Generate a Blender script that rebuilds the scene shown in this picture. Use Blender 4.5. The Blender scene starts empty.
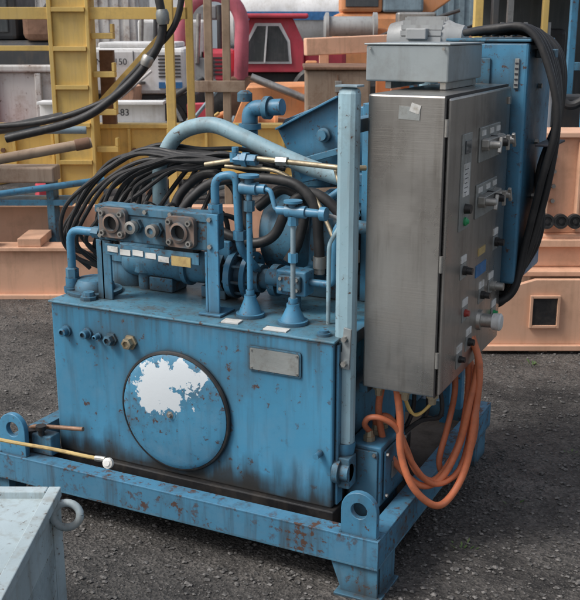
import bpy, bmesh, math, random
import numpy as np
from mathutils import Vector, Matrix
random.seed(7); np.random.seed(7)
scene=bpy.context.scene
col=scene.collection
YAW=math.radians(26.2)

# ---------------------------------------------------------------- materials
def paint(name,c,dirt=(.06,.045,.03),amt=.35,rough=.45,scale=6,metal=0.0,bump=.15,chip=.0,chipc=(.09,.04,.02),streak=.4,spec=.5,ao=0,fade=0):
    m=bpy.data.materials.new(name);m.use_nodes=True
    nt=m.node_tree;N=nt.nodes;Lk=nt.links.new
    b=N['Principled BSDF'];b.inputs['Metallic'].default_value=metal
    b.inputs['Specular IOR Level'].default_value=spec
    tc=N.new('ShaderNodeTexCoord')
    def noise(sc,det=6,ro=.6,mp=None):
        n=N.new('ShaderNodeTexNoise');n.inputs['Scale'].default_value=sc;n.inputs['Detail'].default_value=det;n.inputs['Roughness'].default_value=ro
        if mp:
            k=N.new('ShaderNodeMapping');k.inputs['Scale'].default_value=mp;Lk(tc.outputs['Object'],k.inputs[0]);Lk(k.outputs[0],n.inputs['Vector'])
        else: Lk(tc.outputs['Object'],n.inputs['Vector'])
        return n.outputs['Fac']
    def ramp(f,a,bb,lo=0,hi=1):
        r=N.new('ShaderNodeMapRange');r.inputs[1].default_value=a;r.inputs[2].default_value=bb;r.inputs[3].default_value=lo;r.inputs[4].default_value=hi;Lk(f,r.inputs[0]);return r.outputs[0]
    def mul(a,bb):
        q=N.new('ShaderNodeMath');q.operation='MULTIPLY';Lk(a,q.inputs[0]);Lk(bb,q.inputs[1]);return q.outputs[0]
    def mix(f,a,bb):
        x=N.new('ShaderNodeMix');x.data_type='RGBA'
        if isinstance(f,float):x.inputs[0].default_value=f
        else:Lk(f,x.inputs[0])
        for i,v in ((6,a),(7,bb)):
            if isinstance(v,tuple):x.inputs[i].default_value=(*v,1)
            else:Lk(v,x.inputs[i])
        return x.outputs[2]
    big=noise(scale*.4,3,.5)
    base=mix(ramp(big,.3,.7),tuple(k*.76 for k in c),tuple(min(1,k*1.18+.01) for k in c))
    mid=noise(scale,7,.7)
    if fade>0:
        base=mix(ramp(mid,.48,.28,0,fade),base,tuple(.62*k+.16 for k in c))
    base=mix(ramp(mid,.50,.72,0,amt),base,dirt)
    if streak>0:
        base=mix(ramp(noise(1,4,.6,(28,28,2.2)),.52,.8,0,streak),base,dirt)
    fine=noise(scale*8,5,.65)
    if chip>0:
        base=mix(mul(ramp(fine,.66-chip*.1,.70-chip*.1),ramp(mid,.45,.57,0,.9)),base,chipc)
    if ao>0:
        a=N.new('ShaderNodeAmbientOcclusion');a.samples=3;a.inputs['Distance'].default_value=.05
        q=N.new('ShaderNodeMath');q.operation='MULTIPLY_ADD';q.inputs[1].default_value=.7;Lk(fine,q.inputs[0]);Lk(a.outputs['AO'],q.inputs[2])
        base=mix(ramp(q.outputs[0],1.24,.75,0,ao),base,tuple(k*.6 for k in dirt))  # creases and contact edges darkened in the base colour by an AO mask
    Lk(base,b.inputs['Base Color'])
    Lk(ramp(mid,.3,.7,max(.05,rough-.12),min(1,rough+.2)),b.inputs['Roughness'])
    if bump>0:
        bp=N.new('ShaderNodeBump');bp.inputs['Strength'].default_value=bump;bp.inputs['Distance'].default_value=.004
        Lk(fine,bp.inputs['Height']);Lk(bp.outputs[0],b.inputs['Normal'])
    return m
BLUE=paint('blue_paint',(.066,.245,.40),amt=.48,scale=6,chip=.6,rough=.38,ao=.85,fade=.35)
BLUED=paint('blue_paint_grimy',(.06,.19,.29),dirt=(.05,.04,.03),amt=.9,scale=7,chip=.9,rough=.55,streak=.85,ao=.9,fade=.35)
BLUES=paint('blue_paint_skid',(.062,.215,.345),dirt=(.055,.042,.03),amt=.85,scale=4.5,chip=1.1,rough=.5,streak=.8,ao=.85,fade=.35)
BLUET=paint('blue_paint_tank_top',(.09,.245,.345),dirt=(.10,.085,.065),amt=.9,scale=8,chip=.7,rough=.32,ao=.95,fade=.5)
LBLUE=paint('light_blue_paint',(.31,.48,.55),dirt=(.14,.12,.10),amt=.55,scale=8,chip=.4,fade=.4)
BLUEG=paint('galvanised_grey',(.33,.37,.38),dirt=(.17,.16,.14),amt=.5,scale=5,metal=.3,rough=.42)
BLUEY=paint('pale_blue_grey',(.24,.33,.38),amt=.4,scale=8,chip=.2)
BLACK=paint('black_oily_steel',(.014,.014,.015),dirt=(.06,.05,.04),amt=.6,scale=9,rough=.35)
RUB=paint('black_rubber',(.017,.017,.018),dirt=(.08,.075,.07),amt=.5,scale=12,rough=.48,bump=.08)
DIRTY=paint('dirty_deck',(.08,.06,.045),dirt=(.02,.015,.012),amt=.9,scale=8,rough=.75,bump=.5)
STEEL=paint('steel',(.46,.45,.42),dirt=(.14,.10,.07),amt=.6,scale=12,metal=.8,rough=.40)
ORANGE=paint('orange_cable_rubber',(.60,.17,.07),dirt=(.2,.09,.06),amt=.6,scale=14,rough=.55,streak=.3,fade=.3)
YEL=paint('yellow_paint',(.76,.53,.16),dirt=(.30,.20,.10),amt=.6,scale=3.5,rough=.55,fade=.3)
SALM=paint('salmon_primer',(.80,.47,.31),dirt=(.40,.23,.14),amt=.6,scale=3,rough=.65,fade=.3)
ORG=paint('orange_paint',(.72,.30,.12),dirt=(.3,.16,.09),amt=.45,scale=3,rough=.55,fade=.4)
RED=paint('red_paint',(.60,.06,.09),dirt=(.3,.08,.07),amt=.4,scale=3,rough=.45,fade=.4)
PINK=paint('faded_red_hose',(.55,.13,.17),amt=.3,scale=3,fade=.4)
WHITE=paint('white_paint',(.80,.80,.79),dirt=(.42,.38,.32),amt=.5,scale=3,rough=.5)
RUSTW=paint('rusty_white_paint',(.62,.60,.57),dirt=(.26,.15,.09),amt=.9,scale=3,chip=.5,rough=.6)
RUST=paint('rust',(.22,.12,.075),dirt=(.08,.045,.03),amt=.6,scale=10,rough=.8)
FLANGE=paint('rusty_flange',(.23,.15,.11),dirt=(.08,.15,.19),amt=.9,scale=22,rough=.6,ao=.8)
TAN=paint('tan_panel',(.36,.27,.20),dirt=(.16,.09,.055),amt=.9,scale=3,rough=.75,streak=.8)
WOOD=paint('weathered_wood',(.36,.26,.18),dirt=(.14,.10,.07),amt=.6,scale=10,rough=.8,streak=.6)
GREY=paint('grey_paint',(.32,.33,.33),amt=.45,scale=5)
DGREY=paint('dark_machinery',(.05,.053,.056),dirt=(.13,.10,.07),amt=.6,scale=4)
GLASS=paint('dark_glass',(.06,.07,.075),dirt=(.16,.16,.16),amt=.4,scale=2,rough=.10,bump=0)
WLAB=paint('label_white',(.70,.70,.67),dirt=(.28,.24,.18),amt=.8,scale=30,streak=0,bump=0)
YLAB=paint('label_amber',(.55,.40,.16),dirt=(.2,.1,.05),amt=.6,scale=20,streak=0)
CRATE=paint('crate_pale_blue',(.42,.51,.54),dirt=(.24,.22,.18),amt=.65,scale=7,chip=.35,streak=.6)
BRASS=paint('brass',(.46,.39,.27),dirt=(.18,.14,.10),metal=.7,amt=.6,scale=20,rough=.45)
COPPER=paint('rusty_pipe',(.28,.16,.10),metal=.3,amt=.5,scale=20,rough=.5)
GREENL=paint('green_lens',(.02,.35,.12),amt=.1,bump=0,rough=.2);REDL=paint('red_lens',(.36,.04,.03),amt=.3,bump=0,rough=.25)
BLUL=paint('blue_label',(.04,.18,.42),amt=.3,bump=0,scale=30)
PLATE=paint('nameplate',(.36,.38,.37),dirt=(.17,.15,.12),amt=.75,scale=16,metal=.5,rough=.42,streak=0)
TEXTM=paint('text_black',(.02,.02,.03),amt=0,bump=0,streak=0)
WALL=paint('distant_wall',(.44,.50,.54),dirt=(.28,.30,.31),amt=.3,scale=.6)
GREEN=paint('weed_leaf',(.06,.12,.025),dirt=(.10,.10,.03),amt=.5,scale=30,streak=0,bump=0)

def stainless():
    m=paint('stainless_steel',(.49,.47,.44),dirt=(.20,.17,.14),amt=.45,scale=2.5,metal=.92,rough=.31,bump=0,streak=.55)
    nt=m.node_tree;N=nt.nodes;L=nt.links.new
    tc=N.new('ShaderNodeTexCoord');mp=N.new('ShaderNodeMapping');mp.inputs['Scale'].default_value=(3,3,260);n=N.new('ShaderNodeTexNoise');n.inputs['Scale'].default_value=1;n.inputs['Detail'].default_value=4
    bp=N.new('ShaderNodeBump');bp.inputs['Strength'].default_value=.09;bp.inputs['Distance'].default_value=.002
    n2=N.new('ShaderNodeTexNoise');n2.inputs['Scale'].default_value=2.4;n2.inputs['Detail'].default_value=1;L(tc.outputs['Object'],n2.inputs['Vector'])
    b0=N.new('ShaderNodeBump');b0.inputs['Strength'].default_value=.5;b0.inputs['Distance'].default_value=.03;L(n2.outputs['Fac'],b0.inputs['Height'])
    L(tc.outputs['Object'],mp.inputs[0]);L(mp.outputs[0],n.inputs['Vector']);L(n.outputs['Fac'],bp.inputs['Height']);L(b0.outputs[0],bp.inputs['Normal']);L(bp.outputs[0],N['Principled BSDF'].inputs['Normal'])
    return m
SS=stainless()

def cover_mat():
    m=paint('blue_cover_paint',(.066,.255,.41),amt=.6,scale=7,chip=.8,rough=.34,fade=.45)
    nt=m.node_tree;N=nt.nodes;L=nt.links.new;b=N['Principled BSDF']
    src=b.inputs['Base Color'].links[0].from_socket
    tc=N.new('ShaderNodeTexCoord')
    n=N.new('ShaderNodeTexNoise');n.inputs['Scale'].default_value=20;n.inputs['Detail'].default_value=8;n.inputs['Roughness'].default_value=.68;L(tc.outputs['Object'],n.inputs['Vector'])
    def blob(cx,cz,sx,sz,rad,k=-.26):
        v=N.new('ShaderNodeVectorMath');v.operation='SUBTRACT';v.inputs[1].default_value=(cx,2.62,cz);L(tc.outputs['Object'],v.inputs[0])
        s=N.new('ShaderNodeVectorMath');s.operation='MULTIPLY';s.inputs[1].default_value=(sx,0,sz);L(v.outputs[0],s.inputs[0])
        l=N.new('ShaderNodeVectorMath');l.operation='LENGTH';L(s.outputs[0],l.inputs[0])
        a=N.new('ShaderNodeMath');a.operation='MULTIPLY_ADD';a.inputs[1].default_value=k;a.inputs[2].default_value=rad;L(n.outputs['Fac'],a.inputs[0])
        g=N.new('ShaderNodeMath');g.operation='LESS_THAN';L(l.outputs['Value'],g.inputs[0]);L(a.outputs[0],g.inputs[1]);return g.outputs[0]
    mxx=N.new('ShaderNodeMath');mxx.operation='MAXIMUM';L(blob(-1.795,.53,1.1,1.0,.215),mxx.inputs[0]);L(blob(-1.715,.585,.7,1.5,.205),mxx.inputs[1])
    m3=N.new('ShaderNodeMath');m3.operation='MAXIMUM';L(mxx.outputs[0],m3.inputs[0]);L(blob(-1.74,.50,.9,1.3,.195),m3.inputs[1])
    x=N.new('ShaderNodeMix');x.data_type='RGBA';L(m3.outputs[0],x.inputs[0]);L(src,x.inputs[6]);x.inputs[7].default_value=(.62,.67,.70,1)
    L(x.outputs[2],b.inputs['Base Color'])
    return m
COVER=cover_mat()

def tank_mat():
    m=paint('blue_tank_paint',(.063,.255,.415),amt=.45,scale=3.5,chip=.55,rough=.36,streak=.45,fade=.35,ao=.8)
    nt=m.node_tree;N=nt.nodes;L=nt.links.new;b=N['Principled BSDF']
    src=b.inputs['Base Color'].links[0].from_socket
    tc=N.new('ShaderNodeTexCoord');sp=N.new('ShaderNodeSeparateXYZ');L(tc.outputs['Object'],sp.inputs[0])
    def band(src,z0,z1,mp,lo,hi,colr,mx):
        k=N.new('ShaderNodeMapping');k.inputs['Scale'].default_value=mp;L(tc.outputs['Object'],k.inputs[0])
        n=N.new('ShaderNodeTexNoise');n.inputs['Scale'].default_value=1;n.inputs['Detail'].default_value=6;L(k.outputs[0],n.inputs['Vector'])
        r=N.new('ShaderNodeMapRange');r.inputs[1].default_value=z0;r.inputs[2].default_value=z1;L(sp.outputs[2],r.inputs[0])
        q=N.new('ShaderNodeMath');q.operation='MULTIPLY';L(r.outputs[0],q.inputs[0]);L(n.outputs['Fac'],q.inputs[1])
        r2=N.new('ShaderNodeMapRange');r2.inputs[1].default_value=lo;r2.inputs[2].default_value=hi;r2.inputs[4].default_value=mx;L(q.outputs[0],r2.inputs[0])
        x=N.new('ShaderNodeMix');x.data_type='RGBA';L(r2.outputs[0],x.inputs[0]);L(src,x.inputs[6]);x.inputs[7].default_value=(*colr,1);return x.outputs[2]
    src=band(src,.50,.20,(20,20,3),.27,.50,(.035,.032,.028),.9)
    src=band(src,.34,.18,(6,6,8),.20,.42,(.03,.027,.024),.85)
    src=band(src,.40,.82,(13,13,1.0),.36,.60,(.03,.065,.085),.6)
    src=band(src,.30,.80,(45,45,1.4),.42,.60,(.05,.055,.05),.5)
    L(src,b.inputs['Base Color'])
    return m
TANK=tank_mat()

# ---------------------------------------------------------------- mesh helpers
class G:
    def __init__(s,name,yard=False):
        s.e=bpy.data.objects.new(name,None);col.objects.link(s.e);s.e.empty_display_size=.1
        if yard:s.e.rotation_euler=(0,0,YAW)
    def add(s,name,bm,mat,bevel=0,smooth=True,ang=35):
        bmesh.ops.recalc_face_normals(bm,faces=bm.faces)
        me=bpy.data.meshes.new(name);bm.to_mesh(me);bm.free()
        if smooth:
            me.polygons.foreach_set('use_smooth',[True]*len(me.polygons));me.set_sharp_from_angle(angle=math.radians(ang))
        me.materials.append(mat)
        o=bpy.data.objects.new(name,me);col.objects.link(o);o.parent=s.e
        if bevel:
            b=o.modifiers.new('b','BEVEL');b.width=bevel;b.segments=2;b.limit_method='ANGLE';b.angle_limit=math.radians(40)
        return o
    def box(s,name,x0,x1,y0,y1,z0,z1,mat,bevel=.003,rz=0,ry=0,rx=0):
        bm=bmesh.new();bmesh.ops.create_cube(bm,size=1)
        c=Vector(((x0+x1)/2,(y0+y1)/2,(z0+z1)/2))
        M=Matrix.Translation(c)@Matrix.Rotation(rz,4,'Z')@Matrix.Rotation(ry,4,'Y')@Matrix.Rotation(rx,4,'X')@Matrix.Diagonal((abs(x1-x0),abs(y1-y0),abs(z1-z0),1))
        bm.transform(M);return s.add(name,bm,mat,bevel,smooth=False)
    def beam(s,name,a,b,w,h,mat,bevel=.003):
        a=Vector(a);b=Vector(b);d=b-a;L=d.length;d.normalize()
        up=Vector((0,0,1)) if abs(d.z)<.95 else Vector((0,1,0))
        x=d.cross(up).normalized();u=x.cross(d)
        M=Matrix((( x.x*w,d.x*L,u.x*h,(a.x+b.x)/2),(x.y*w,d.y*L,u.y*h,(a.y+b.y)/2),(x.z*w,d.z*L,u.z*h,(a.z+b.z)/2),(0,0,0,1)))
        bm=bmesh.new();bmesh.ops.create_cube(bm,size=1);bm.transform(M);return s.add(name,bm,mat,bevel,smooth=False)
    def lathe(s,name,o,ax,prof,mat,n=28,bevel=0):
        o=Vector(o);ax=Vector(ax).normalized();t=Vector((0,0,1)) if abs(ax.z)<.9 else Vector((1,0,0))
        x=ax.cross(t).normalized();y=ax.cross(x);bm=bmesh.new();rings=[]
        for d,r in prof:
            if r<1e-6:rings.append([bm.verts.new(o+ax*d)])
            else:rings.append([bm.verts.new(o+ax*d+(x*math.cos(2*math.pi*i/n)+y*math.sin(2*math.pi*i/n))*r) for i in range(n)])
        for A,B in zip(rings,rings[1:]):
            for i in range(n):
                j=(i+1)%n
                if len(A)==1 and len(B)==1:break
                if len(A)==1:bm.faces.new((A[0],B[i],B[j]))
                elif len(B)==1:bm.faces.new((A[i],A[j],B[0]))
                else:bm.faces.new((A[i],A[j],B[j],B[i]))
        if len(rings[0])>1:bm.faces.new(rings[0])
        if len(rings[-1])>1:bm.faces.new(rings[-1])
        return s.add(name,bm,mat,bevel)
    def cyl(s,name,a,b,r,mat,n=24,r2=None,bevel=0):
        a=Vector(a);b=Vector(b);L=(b-a).length
        return s.lathe(name,a,b-a,[(0,r),(L,r if r2 is None else r2)],mat,n,bevel)
    def tube(s,name,pts,r,mat,n=12,k=8,smooth=True):
        P=[Vector(p) for p in pts]
        if smooth and len(P)>2:
            Q=[P[0]*2-P[1]]+P+[P[-1]*2-P[-2]];C=[]
            for i in range(1,len(Q)-2):
                for j in range(k):
                    t=j/k;a,b,c,d=Q[i-1],Q[i],Q[i+1],Q[i+2]
                    C.append(.5*((2*b)+(c-a)*t+(2*a-5*b+4*c-d)*t*t+(3*b-a-3*c+d)*t**3))
            C.append(P[-1]);P=C
        bm=bmesh.new();prev=None;rings=[]
        for i,p in enumerate(P):
            d=(P[min(i+1,len(P)-1)]-P[max(i-1,0)]).normalized()
            if prev is None:
                t=Vector((0,0,1)) if abs(d.z)<.9 else Vector((1,0,0));x=d.cross(t).normalized()
            else:
                x=(prev-d*prev.dot(d)).normalized()
            prev=x;y=d.cross(x)
            rings.append([bm.verts.new(p+(x*math.cos(2*math.pi*j/n)+y*math.sin(2*math.pi*j/n))*r) for j in range(n)])
        for A,B in zip(rings,rings[1:]):
            for j in range(n):bm.faces.new((A[j],A[(j+1)%n],B[(j+1)%n],B[j]))
        bm.faces.new(rings[0]);bm.faces.new(rings[-1])
        return s.add(name,bm,mat)
    def pipe(s,name,pts,r,mat,bend=.03,n=14):
        P=[Vector(p) for p in pts];out=[P[0]]
        for i in range(1,len(P)-1):
            a=(P[i-1]-P[i]);c=(P[i+1]-P[i]);bb=min(bend,a.length*.45,c.length*.45);a.normalize();c.normalize()
            p0=P[i]+a*bb;p2=P[i]+c*bb
            for j in range(7):
                t=j/6;out.append((1-t)**2*p0+2*t*(1-t)*P[i]+t*t*p2)
        out.append(P[-1]);return s.tube(name,out,r,mat,n,smooth=False)
    def plate(s,name,o,u,v,outer,holes,th,mat,bevel=0):
        o=Vector(o);u=Vector(u).normalized();v=Vector(v).normalized();nn=u.cross(v)
        bm=bmesh.new();ed=[]
        def loop(pts):
            V=[bm.verts.new(o+u*a+v*b) for a,b in pts]
            for i in range(len(V)):ed.append(bm.edges.new((V[i],V[(i+1)%len(V)])))
        loop(outer)
        for (cx,cy,r) in holes:loop([(cx+r*math.cos(2*math.pi*i/20),cy+r*math.sin(2*math.pi*i/20)) for i in range(20)])
        bmesh.ops.triangle_fill(bm,use_beauty=True,edges=ed,normal=nn)
        res=bmesh.ops.extrude_face_region(bm,geom=bm.faces[:])
        vs=[e for e in res['geom'] if isinstance(e,bmesh.types.BMVert)]
        bmesh.ops.translate(bm,verts=vs,vec=nn*th)
        return s.add(name,bm,mat,bevel)
    def text(s,body,loc,size,rot,mat):
        c=bpy.data.curves.new('lettering','FONT');c.body=body;c.size=size;c.extrude=.0005;c.align_x='CENTER';c.align_y='CENTER';c.materials.append(mat)
        o=bpy.data.objects.new('lettering',c);col.objects.link(o);o.parent=s.e;o.location=loc;o.rotation_euler=rot;return o
def rr(w,h,r,n=5):
    p=[]
    for cx,cy,a0 in ((w-r,h-r,0),(r,h-r,90),(r,r,180),(w-r,r,270)):
        for i in range(n+1):
            a=math.radians(a0+90*i/n);p.append((cx+r*math.cos(a),cy+r*math.sin(a)))
    return p
def lugpoly(w,h):
    p=[(0,0),(w,0)]
    for i in range(11):
        a=math.pi*i/10;p.append((w/2+w/2*math.cos(a),h-w/2+w/2*math.sin(a)))
    return p

# ================================================================ GROUND
def ground():
    bm=bmesh.new();bmesh.ops.create_grid(bm,x_segments=1,y_segments=1,size=300)
    me=bpy.data.meshes.new('ground');bm.to_mesh(me);bm.free();o=bpy.data.objects.new('ground',me);col.objects.link(o)
    m=bpy.data.materials.new('gravel_ground');m.use_nodes=True;nt=m.node_tree;N=nt.nodes;L=nt.links.new;b=N['Principled BSDF']
    tc=N.new('ShaderNodeTexCoord')
    def noise(s,d=6,r=.6):
        n=N.new('ShaderNodeTexNoise');n.inputs['Scale'].default_value=s;n.inputs['Detail'].default_value=d;n.inputs['Roughness'].default_value=r;L(tc.outputs['Object'],n.inputs['Vector']);return n.outputs['Fac']
    vo=N.new('ShaderNodeTexVoronoi');vo.inputs['Scale'].default_value=95;L(tc.outputs['Object'],vo.inputs['Vector'])
    cr=N.new('ShaderNodeValToRGB');cr.color_ramp.elements[0].position=.38;cr.color_ramp.elements[0].color=(.030,.028,.027,1);cr.color_ramp.elements[1].position=.64;cr.color_ramp.elements[1].color=(.15,.14,.13,1)
    L(noise(1.6,10,.76),cr.inputs[0])
    c2=N.new('ShaderNodeValToRGB');c2.color_ramp.elements[0].color=(.4,.4,.4,1);c2.color_ramp.elements[1].color=(1.6,1.57,1.53,1)
    sp=N.new('ShaderNodeSeparateColor');L(vo.outputs['Color'],sp.inputs[0]);L(sp.outputs[0],c2.inputs[0])
    mx=N.new('ShaderNodeMix');mx.data_type='RGBA';mx.blend_type='MULTIPLY';mx.inputs[0].default_value=.8;L(cr.outputs[0],mx.inputs[6]);L(c2.outputs[0],mx.inputs[7])
    L(mx.outputs[2],b.inputs['Base Color'])
    r=N.new('ShaderNodeMapRange');r.inputs[1].default_value=.35;r.inputs[2].default_value=.6;r.inputs[3].default_value=.55;r.inputs[4].default_value=.95;L(noise(.9,4),r.inputs[0]);L(r.outputs[0],b.inputs['Roughness'])
    bp=N.new('ShaderNodeBump');bp.inputs['Strength'].default_value=.9;bp.inputs['Distance'].default_value=.008;L(vo.outputs['Distance'],bp.inputs['Height'])
    b2=N.new('ShaderNodeBump');b2.inputs['Strength'].default_value=.9;b2.inputs['Distance'].default_value=.03;L(noise(9,8,.7),b2.inputs['Height']);L(bp.outputs[0],b2.inputs['Normal']);L(b2.outputs[0],b.inputs['Normal'])
    me.materials.append(m)
    oct_v=np.array([(1,0,0),(-1,0,0),(0,1,0),(0,-1,0),(0,0,1),(0,0,-1),(.6,.6,.5),(-.6,.5,.5)],float)
    bmh=bmesh.new()
    for v in oct_v:bmh.verts.new(v)
    bmesh.ops.convex_hull(bmh,input=bmh.verts);bmh.verts.ensure_lookup_table()
    F=[[v.index for v in f.verts] for f in bmh.faces];bv=np.array([v.co[:] for v in bmh.verts]);bmh.free()
    n=55000;D=1.9+9*np.random.rand(n)**1.6;s=(np.random.rand(n)-.5)*(D*.75);x=-math.sin(YAW)*D+math.cos(YAW)*s;y=math.cos(YAW)*D+math.sin(YAW)*s
    sz=.0018+.009*np.random.rand(n)**6
    ang=np.random.rand(n)*6.28;V=np.zeros((n,len(bv),3));J=bv[None]*(1+.35*(np.random.rand(n,len(bv),3)-.5))
    V[...,0]=(J[...,0]*np.cos(ang)[:,None]-J[...,1]*np.sin(ang)[:,None])*sz[:,None]*1.2+x[:,None]
    V[...,1]=(J[...,0]*np.sin(ang)[:,None]+J[...,1]*np.cos(ang)[:,None])*sz[:,None]+y[:,None]
    V[...,2]=J[...,2]*sz[:,None]*.6+sz[:,None]*.3
    Fa=np.array(F);FF=(Fa[None]+np.arange(n)[:,None,None]*len(bv)).reshape(-1,3)
    ms=bpy.data.meshes.new('gravel_stones');ms.from_pydata(V.reshape(-1,3).tolist(),[],FF.tolist());g=bpy.data.objects.new('gravel_stones',ms);col.objects.link(g)
    m2=bpy.data.materials.new('stones');m2.use_nodes=True;nt=m2.node_tree;N=nt.nodes;L=nt.links.new
    tc=N.new('ShaderNodeTexCoord');w=N.new('ShaderNodeTexNoise');w.inputs['Scale'].default_value=60;w.inputs['Detail'].default_value=3;L(tc.outputs['Object'],w.inputs['Vector'])
    c=N.new('ShaderNodeValToRGB');c.color_ramp.elements[0].position=.36;c.color_ramp.elements[0].color=(.035,.034,.033,1);c.color_ramp.elements[1].position=.76;c.color_ramp.elements[1].color=(.27,.255,.24,1);L(w.outputs['Fac'],c.inputs[0]);L(c.outputs[0],N['Principled BSDF'].inputs['Base Color']);N['Principled BSDF'].inputs['Roughness'].default_value=.85
    ms.materials.append(m2)
    bm=bmesh.new()
    for cx,cy,nb in((-.80,2.95,14),(-.72,3.35,10),(-1.02,4.95,22),(-.62,3.9,8),(-2.9,3.6,12)):
        for i in range(nb):
            a=random.uniform(0,6.28);d=random.uniform(0,.05);l=random.uniform(.008,.025);p=Vector((cx+d*math.cos(a),cy+d*math.sin(a),0));q=Vector((math.cos(a),math.sin(a),.7))*l;w_=Vector((-math.sin(a),math.cos(a),0))*.004
            bm.faces.new([bm.verts.new(p),bm.verts.new(p+q*.6+w_),bm.verts.new(p+q),bm.verts.new(p+q*.6-w_)])
    me=bpy.data.meshes.new('weeds');bm.to_mesh(me);bm.free();me.materials.append(GREEN);o=bpy.data.objects.new('weeds',me);col.objects.link(o)
ground()

# ================================================================ HYDRAULIC POWER UNIT
u=G('hydraulic_power_unit')
u.box('skid_front_web',-2.5,-.94,2.512,2.520,.115,.205,BLUES,.001)
u.box('skid_front_top_flange',-2.5,-.94,2.512,2.575,.197,.207,BLUES,.002)
u.box('skid_front_bottom_flange',-2.5,-.94,2.512,2.56,.107,.116,BLUED,.002)
u.box('skid_right_web',-.949,-.941,2.5225,3.80,.115,.1965,BLUES,.001)
u.box('skid_right_top_flange',-1.0,-.9405,2.5765,3.80,.1975,.2065,BLUES,.002)
u.box('skid_right_bottom_flange',-1.0,-.9405,2.562,3.80,.1065,.1155,BLUED,.002)
u.box('skid_left_beam',-2.5,-2.44,2.577,3.80,.11,.205,BLUED,.002)
u.box('skid_rear_beam',-2.43,-1.01,3.72,3.79,.11,.205,BLUED,.002)
u.box('skid_deck',-2.43,-1.005,2.578,3.71,.128,.138,DIRTY,.001)
u.plate('skid_foot',(-1.10,2.535,0),(1,0,0),(0,0,1),[(.04,0),(.155,0),(.155,.106),(0,.106)],[],.012,BLUED)
u.box('skid_foot_side',-.957,-.945,2.55,2.68,0,.106,BLUED,.002)
u.box('skid_foot_pad',-1.08,-.93,2.50,2.68,-.003,.008,BLUED,.002)
u.box('skid_foot_rear',-1.0,-.945,3.6,3.75,0,.106,BLUED,.002)
u.box('skid_foot_left',-2.48,-2.4,2.53,2.62,0,.106,BLUED,.002)
u.box('skid_foot_rear_left',-2.48,-2.4,3.6,3.75,0,.106,BLUED,.002)
u.plate('lifting_lug_right',(-1.068,2.545,.2),(1,0,0),(0,0,1),lugpoly(.118,.15),[(.059,.09,.026)],.022,BLUE,.002)
u.plate('lifting_lug_left',(-2.42,2.545,.2),(1,0,0),(0,0,1),lugpoly(.118,.165),[(.062,.105,.028)],.022,BLUE,.002)
for x in(-1.068,-.952,-2.42,-2.304):u.tube('weld_bead',[(x,2.521,.208),(x,2.547,.209)],.004,BLUED,6)
u.box('oil_tray',-2.265,-1.135,2.618,3.36,.1385,.212,BLACK,.004)
u.box('tank_body',-2.24,-1.15,2.638,3.33,.212,.768,TANK,.006)
u.box('tank_top_plate',-2.247,-1.143,2.631,3.337,.7685,.777,BLUET,.003)
c0=(-1.728,2.638,.447)
u.lathe('cover_gasket',c0,(0,-1,0),[(0,.212),(.010,.215),(.015,.212),(.017,.206),(.012,.204)],RUB,64)
u.lathe('inspection_cover',(-1.728,2.6375,.447),(0,-1,0),[(0,.2035),(.016,.2035),(.019,.198),(.023,.185),(.032,.13),(.038,.07),(.040,0)],COVER,64)
u.lathe('cover_bolt',(-1.728,2.603,.447),(0,-1,0),[(0,.014),(.006,.014),(.0065,.008),(.016,.007),(.016,0)],STEEL,6)
u.lathe('cover_washer',(-1.728,2.6005,.447),(0,-1,0),[(0,.021),(.003,.021),(.003,0)],BLUE,24)
u.plate('nameplate_backing',(-1.443,2.636,.641),(1,0,0),(0,0,1),rr(.185,.083,.006),[],.004,BLUED)
u.plate('nameplate',(-1.437,2.631,.647),(1,0,0),(0,0,1),rr(.173,.071,.004),[],.002,PLATE)
for a in (-1.431,-1.27):
    for b in (.653,.712):u.cyl('rivet',(a,2.630,b),(a,2.625,b),.003,STEEL,8)
for i,(x,z,r) in enumerate([(-2.175,.672,.015),(-2.084,.675,.015),(-1.982,.668,.018),(-1.903,.668,.020),(-2.035,.672,.009)]):
    u.lathe('port_plug_%d'%i,(x,2.637,z),(0,-1,0),[(0,r*1.35),(.008,r*1.35),(.009,r),(.03,r),(.032,r*.6),(.024,r*.55),(.024,0)],[BLUE,BLUE,BLUED,BRASS,BLUE][i],6 if i in (2,3) else 18)
u.cyl('drain_cock',(-1.19,2.636,.40),(-1.19,2.60,.40),.010,BLUE,12)
u.box('weld_strip',-1.148,-1.138,2.655,2.70,.22,.76,BLUE,.003)
u.pipe('drain_pipe',[(-2.35,2.60,.20),(-2.35,2.60,.29),(-2.23,2.60,.31),(-2.10,2.60,.325)],.008,COPPER)
u.lathe('drain_valve',(-2.33,2.59,.20),(0,0,1),[(0,.03),(.02,.03),(.021,.022),(.07,.022),(.072,.03),(.09,.03),(.09,0)],BLACK,16)
u.box('drain_valve_block',-2.31,-2.22,2.565,2.62,.208,.285,BLUED,.006)
u.lathe('drain_valve_knob',(-2.265,2.57,.285),(0,0,1),[(0,.012),(.02,.012),(.02,.02),(.035,.02),(.035,0)],BLACK,12)

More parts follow.
